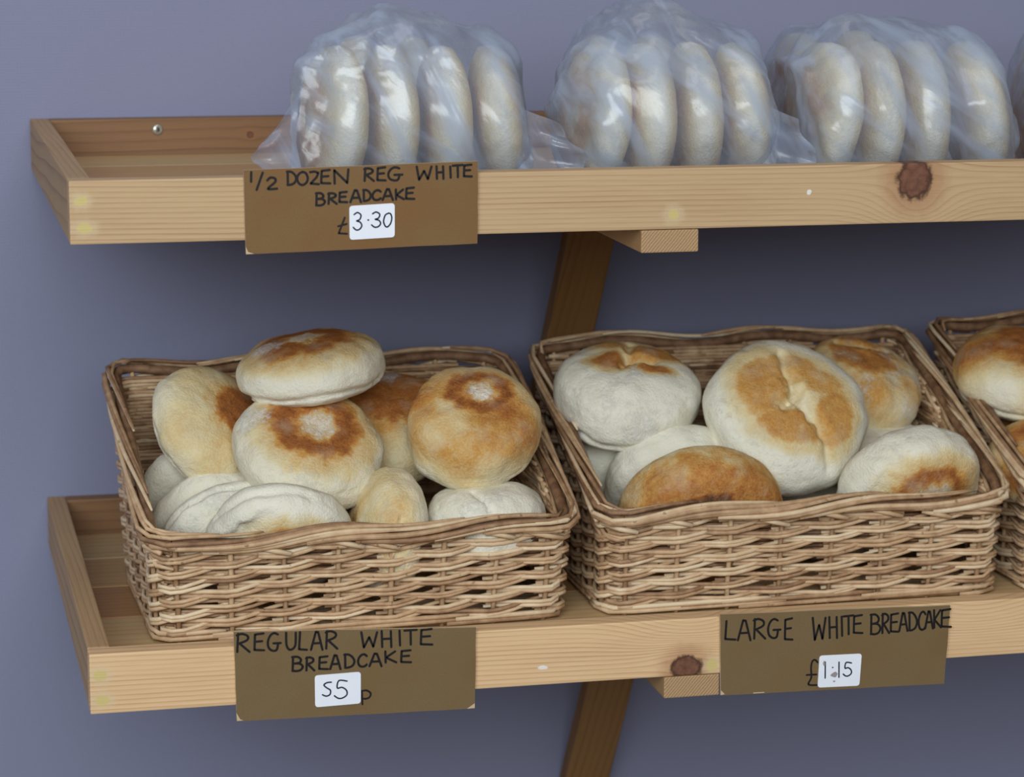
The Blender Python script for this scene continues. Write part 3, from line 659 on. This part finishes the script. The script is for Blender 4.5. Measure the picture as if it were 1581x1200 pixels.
# ------------------------------------------------------------------ handwritten price cards
GL = {
 'A': [[(0, 0), (.42, 1), (.62, .98), (1, 0)], [(.15, .35), (.85, .38)]],
 'B': [[(.08, 1), (.05, 0)], [(0, .98), (.5, 1), (.82, .82), (.7, .6), (.12, .52)], [(.12, .52), (.7, .52), (1, .32), (.8, .08), (.4, 0), (.02, .02)]],
 'C': [[(1, .86), (.75, 1), (.4, .95), (.1, .7), (0, .4), (.15, .1), (.45, 0), (.8, .05), (1, .18)]],
 'D': [[(.08, 1), (.1, 0)], [(0, .98), (.45, .98), (.85, .75), (1, .45), (.8, .15), (.4, .02), (.08, 0)]],
 'E': [[(.95, 1), (.05, .93), (.0, .02), (1, 0)], [(.02, .5), (.8, .54)]],
 'G': [[(.78, .92), (.5, 1), (.2, .85), (.02, .5), (.1, .15), (.4, 0), (.7, .06), (.8, .4)], [(.45, .42), (1, .44)]],
 'H': [[(.02, 1), (.08, 0)], [(.95, 1), (1, 0)], [(.05, .5), (.97, .53)]],
 'I': [[(.4, 1), (.6, 0)]],
 'K': [[(.05, 1), (.08, 0)], [(.9, 1), (.1, .45), (1, .02)]],
 'L': [[(.12, 1), (.0, .03), (1, 0)]],
 'N': [[(.05, 0), (.02, .95), (.92, .05), (1, 1)]],
 'O': [[(.5, 1), (.15, .82), (0, .45), (.2, .1), (.55, 0), (.9, .2), (1, .55), (.82, .9), (.5, 1)]],
 'R': [[(.1, 1), (.04, 0)], [(0, .92), (.4, 1), (.85, .88), (.8, .65), (.12, .45)], [(.25, .45), (1, 0)]],
 'T': [[(0, .94), (1, 1)], [(.5, .97), (.52, 0)]],
 'U': [[(.02, 1), (.05, .3), (.3, .02), (.65, .05), (.92, .3), (.95, 1)]],
 'W': [[(0, 1), (.16, 0), (.5, .68), (.76, .05), (1, 1)]],
 'Z': [[(0, .95), (.5, 1), (.95, .9), (.75, .55), (.05, .05), (1, 0)]],
 '/': [[(1, 1), (0, 0)]],
 '1': [[(.5, 1), (.45, 0)]],
 '2': [[(.05, .75), (.35, 1), (.8, .92), (.8, .6), (.1, .02), (1, .04)]],
 '3': [[(.1, .88), (.5, 1), (.9, .85), (.75, .6), (.4, .52), (.8, .45), (1, .25), (.75, .05), (.35, 0), (0, .15)]],
 '0': [[(.6, 1), (.2, .85), (0, .4), (.2, .05), (.5, 0), (.85, .25), (1, .65), (.85, .95), (.6, 1)]],
 '5': [[(1, .97), (.35, 1), (.22, .58), (.6, .62), (.95, .45), (.98, .2), (.65, .02), (.3, 0), (0, .14)]],
 'S': [[(.95, 1), (.5, .97), (.15, .8), (.45, .6), (.85, .42), (.8, .12), (.4, 0), (0, .1)]],
 'P': [[(.05, .95), (.12, 0)], [(0, .95), (.55, 1), (.98, .8), (.85, .5), (.45, .4), (.1, .42)]],
 '£': [[(.95, .9), (.75, 1), (.5, .95), (.38, .7), (.4, .3), (.15, .02), (.95, 0)], [(0, .4), (.85, .42)]],
 't': [[(.75, 1), (.1, .05), (1, .02)], [(.05, .48), (.95, .62)]],
 '.': [[(.3, .5), (.6, .5)]],
}
def smooth_poly(pl):
    if len(pl) < 5: return [Vector(p) for p in pl]
    P_ = [Vector(p) for p in pl]; out = [P_[0]]
    for i in range(len(P_)-1):
        p0, p1, p2, p3 = P_[max(0, i-1)], P_[i], P_[i+1], P_[min(len(P_)-1, i+2)]
        for k in range(1, 5):
            t = k/4; out.append(.5*((2*p1)+(p2-p0)*t+(2*p0-5*p1+4*p2-p3)*t*t+(3*p1-p0-3*p2+p3)*t**3))
    return out
def stroke_mesh(name, chars, ox, oy, sc, Y, wd):
    bm = bmesh.new(); R = random.Random(5)
    yy = [0]
    for (ch, x0, y0, x1, y1) in chars:
        for pl in GL[ch]:
            sharp = ch in 'AEHIKLNTWZ/1'
            pq = [Vector(p) for p in pl] if sharp else smooth_poly(pl)
            pts = [at(ox+(x0+p.x*(x1-x0))/sc, oy+(y1-p.y*(y1-y0))/sc, Y) for p in pq]
            yy[0] += 1; dy = (yy[0] % 5)*.00001
            for i, p in enumerate(pts):
                vs = [bm.verts.new((p.x+wd*.5*cos(2*pi*k/10), Y-dy-(i % 2)*.000003, p.z+wd*.5*sin(2*pi*k/10))) for k in range(10)]
                bm.faces.new(vs)
                if i < len(pts)-1:
                    q = pts[i+1]; d = Vector((q.x-p.x, q.z-p.z))
                    if d.length < 1e-6: continue
                    n = Vector((-d.y, d.x)).normalized()*wd*.5
                    bm.faces.new([bm.verts.new((a, Y-dy-.000006, b)) for a, b in ((p.x-n.x, p.z-n.y), (q.x-n.x, q.z-n.y), (q.x+n.x, q.z+n.y), (p.x+n.x, p.z+n.y))])
    bmesh.ops.recalc_face_normals(bm, faces=bm.faces[:])
    me = bpy.data.meshes.new(name); bm.to_mesh(me); bm.free(); return me
def slab(name, pts2, Y0, Y1, mat, parent, bow=0., edge=None, nsub=1):
    bm = bmesh.new()
    a = [bm.verts.new((p.x, Y0, p.z)) for p in pts2]; b = [bm.verts.new((p.x, Y1, p.z)) for p in pts2]; n = len(a)
    bm.faces.new(a); bm.faces.new(b[::-1])
    for i in range(n):
        f = bm.faces.new((a[(i+1) % n], a[i], b[i], b[(i+1) % n])); f.material_index = 1 if edge else 0
    bmesh.ops.recalc_face_normals(bm, faces=bm.faces[:])
    me = bpy.data.meshes.new(name); bm.to_mesh(me); bm.free(); o = link(name, me, mat, parent)
    if edge: me.materials.append(edge)
    return o
def rounded(quad, rad):
    out = []; n = len(quad)
    for i in range(n):
        p, a, b = quad[i], quad[i-1], quad[(i+1) % n]
        pa = p+(a-p).normalized()*rad; pb = p+(b-p).normalized()*rad
        for k in range(6):
            t = k/5; out.append(pa*(1-t)**2+p*2*t*(1-t)+pb*t*t)
    return out
K = 1581/400
YC = -.0030
def card(label, quad, ox, oy, lines, money, sticker, nums, smudge=(), worn=(), mat=None):
    c0 = at(*quad[3], YC)
    root = empty('price_card', c0, label, 'price card', 'brown price cards fixed to the shelf fronts')
    def P_(o): o.data.transform(Matrix.Translation(-c0)); return o
    q = [at(x, y, YC) for x, y in quad]
    # slightly uneven cut edges
    poly = []
    R = random.Random(int(quad[0][0]))
    for i in range(4):
        a, b = q[i], q[(i+1) % 4]
        for k in range(8):
            t = k/8; p = a.lerp(b, t)
            if k: p += Vector((R.uniform(-1, 1), 0, R.uniform(-1, 1)))*.00018
            poly.append(p)
    P_(slab('card_board', poly, YC, -.0006, mat or M_CARD, root, edge=M_CARDE))
    for wq in worn:
        P_(tag(slab('worn_corner', [at(x, y, YC) for x, y in wq], YC-.00006, YC-.00001, M_CARDE, root), 'pale worn corner of the card'))
    for ln in lines:
        P_(tag(link('lettering', stroke_mesh('lettering', ln, ox, oy, K, YC-.00015, .0017), M_INK, root), 'black handwritten capitals'))
    P_(tag(link('currency_mark', stroke_mesh('currency_mark', money, ox, oy, K, YC-.00015, .0014), M_INK, root), 'black handwritten money sign'))
    sq = [at(ox+x/K, oy+y/K, YC) for x, y in sticker]
    st = P_(slab('price_sticker', rounded(sq, .0025), YC-.0006, YC-.0001, M_STK, root)); tag(st, 'white rounded paper sticker')
    nm = link('price_figures', stroke_mesh('price_figures', nums, ox, oy, K, YC-.00075, .00105), M_PEN, st); P_(nm); tag(nm, 'dark blue handwritten price')
    for (x, y, w_, h_) in smudge:
        p = at(ox+x/K, oy+y/K, YC); R = random.Random(int(x))
        pl = [Vector((p.x+w_/K/2050*.5*cos(t*.6283)*R.uniform(.5, 1.2), YC, p.z+h_/K/2050*.5*sin(t*.6283)*R.uniform(.5, 1.2))) for t in range(10)]
        sm_ = slab('smudge', pl, YC-.00078, YC-.00061, M_SMU, st); P_(sm_); tag(sm_, 'grey scuff on the sticker')
    return root
card('brown card reading half dozen, £3.30, on the upper shelf front', [(376, 263), (738, 249), (737, 376), (380, 393)], 360, 230,
     [[('1', 100, 142, 120, 200), ('/', 143, 145, 180, 250), ('2', 205, 175, 268, 245), ('D', 328, 138, 385, 220), ('O', 390, 140, 455, 220), ('Z', 470, 138, 522, 215), ('E', 537, 128, 592, 210), ('N', 615, 125, 703, 212),
       ('R', 800, 118, 858, 195), ('E', 880, 112, 930, 192), ('G', 945, 112, 1032, 192), ('W', 1120, 108, 1210, 188), ('H', 1240, 106, 1283, 182), ('I', 1318, 108, 1334, 175), ('T', 1340, 98, 1400, 172), ('E', 1408, 96, 1456, 168)],
      [('B', 505, 270, 560, 345), ('R', 580, 270, 632, 335), ('E', 648, 262, 695, 325), ('A', 715, 252, 780, 325), ('D', 793, 250, 840, 318), ('C', 850, 252, 900, 312), ('A', 912, 245, 975, 312), ('K', 990, 248, 1042, 308), ('E', 1055, 236, 1105, 305)]],
     [('t', 638, 420, 695, 520)], [(708, 348), (985, 330), (985, 538), (710, 555)], [('3', 733, 388, 785, 495), ('.', 818, 428, 832, 440), ('3', 845, 385, 900, 478), ('0', 918, 392, 968, 475)],
     mat=M_CARDW, worn=[[(379.5, 381), (383, 389), (392, 392), (380, 392.6)]])
card('brown card for the regular breadcakes, 55p, under the left basket', [(361, 976), (735, 969), (733, 1094), (366, 1114)], 360, 960,
     [[('R', 22, 75, 100, 185), ('E', 130, 72, 188, 175), ('G', 210, 70, 290, 178), ('U', 322, 68, 385, 172), ('L', 402, 65, 450, 172), ('A', 475, 62, 545, 172), ('R', 565, 58, 635, 165), ('W', 782, 65, 878, 158), ('H', 905, 58, 965, 155), ('I', 1008, 55, 1025, 145), ('T', 1045, 50, 1120, 140), ('E', 1145, 45, 1215, 140)],
      [('B', 360, 215, 425, 302), ('R', 445, 218, 495, 298), ('E', 525, 212, 578, 290), ('A', 592, 205, 655, 290), ('D', 678, 200, 740, 282), ('C', 762, 200, 815, 275), ('A', 832, 195, 905, 272), ('K', 925, 182, 995, 250), ('E', 1025, 175, 1085, 248)]],
     [('P', 782, 420, 840, 505)], [(497, 328), (778, 305), (778, 498), (500, 522)], [('S', 545, 370, 602, 455), ('5', 618, 360, 695, 468)],
     worn=[[(365, 1101), (371, 1111), (376, 1112.5), (366, 1113.5)], [(733, 1086), (733, 1093.5), (721, 1094.5)]])
card('brown card for large breadcakes, £1.15, under the middle basket', [(1112, 949), (1467, 935), (1458, 1056), (1113, 1074)], 1100, 920,
     [[('L', 78, 155, 140, 268), ('A', 155, 150, 232, 272), ('R', 252, 142, 322, 262), ('G', 338, 142, 415, 258), ('E', 442, 138, 488, 268), ('W', 612, 135, 690, 270), ('H', 712, 130, 760, 258), ('I', 783, 128, 797, 245), ('T', 800, 120, 860, 235), ('E', 862, 118, 915, 228),
       ('B', 965, 115, 1025, 235), ('R', 1035, 110, 1078, 228), ('E', 1088, 108, 1135, 220), ('A', 1140, 105, 1190, 215), ('D', 1198, 102, 1248, 212), ('C', 1258, 98, 1300, 208), ('A', 1298, 95, 1345, 200), ('K', 1350, 88, 1395, 195), ('E', 1398, 82, 1455, 190)]],
     [('£', 575, 392, 645, 545)], [(652, 365), (910, 352), (895, 548), (640, 560)], [('1', 680, 405, 697, 503), ('.', 731, 432, 737, 444), ('1', 765, 405, 780, 498), ('5', 798, 408, 848, 490)],
     smudge=[(742, 482, 46, 40), (680, 412, 16, 36), (740, 520, 18, 12)], worn=[[(1163, 1069.5), (1180, 1068.6), (1180, 1070), (1163, 1071)], [(1113, 1066), (1119, 1072), (1113, 1073.5)]])
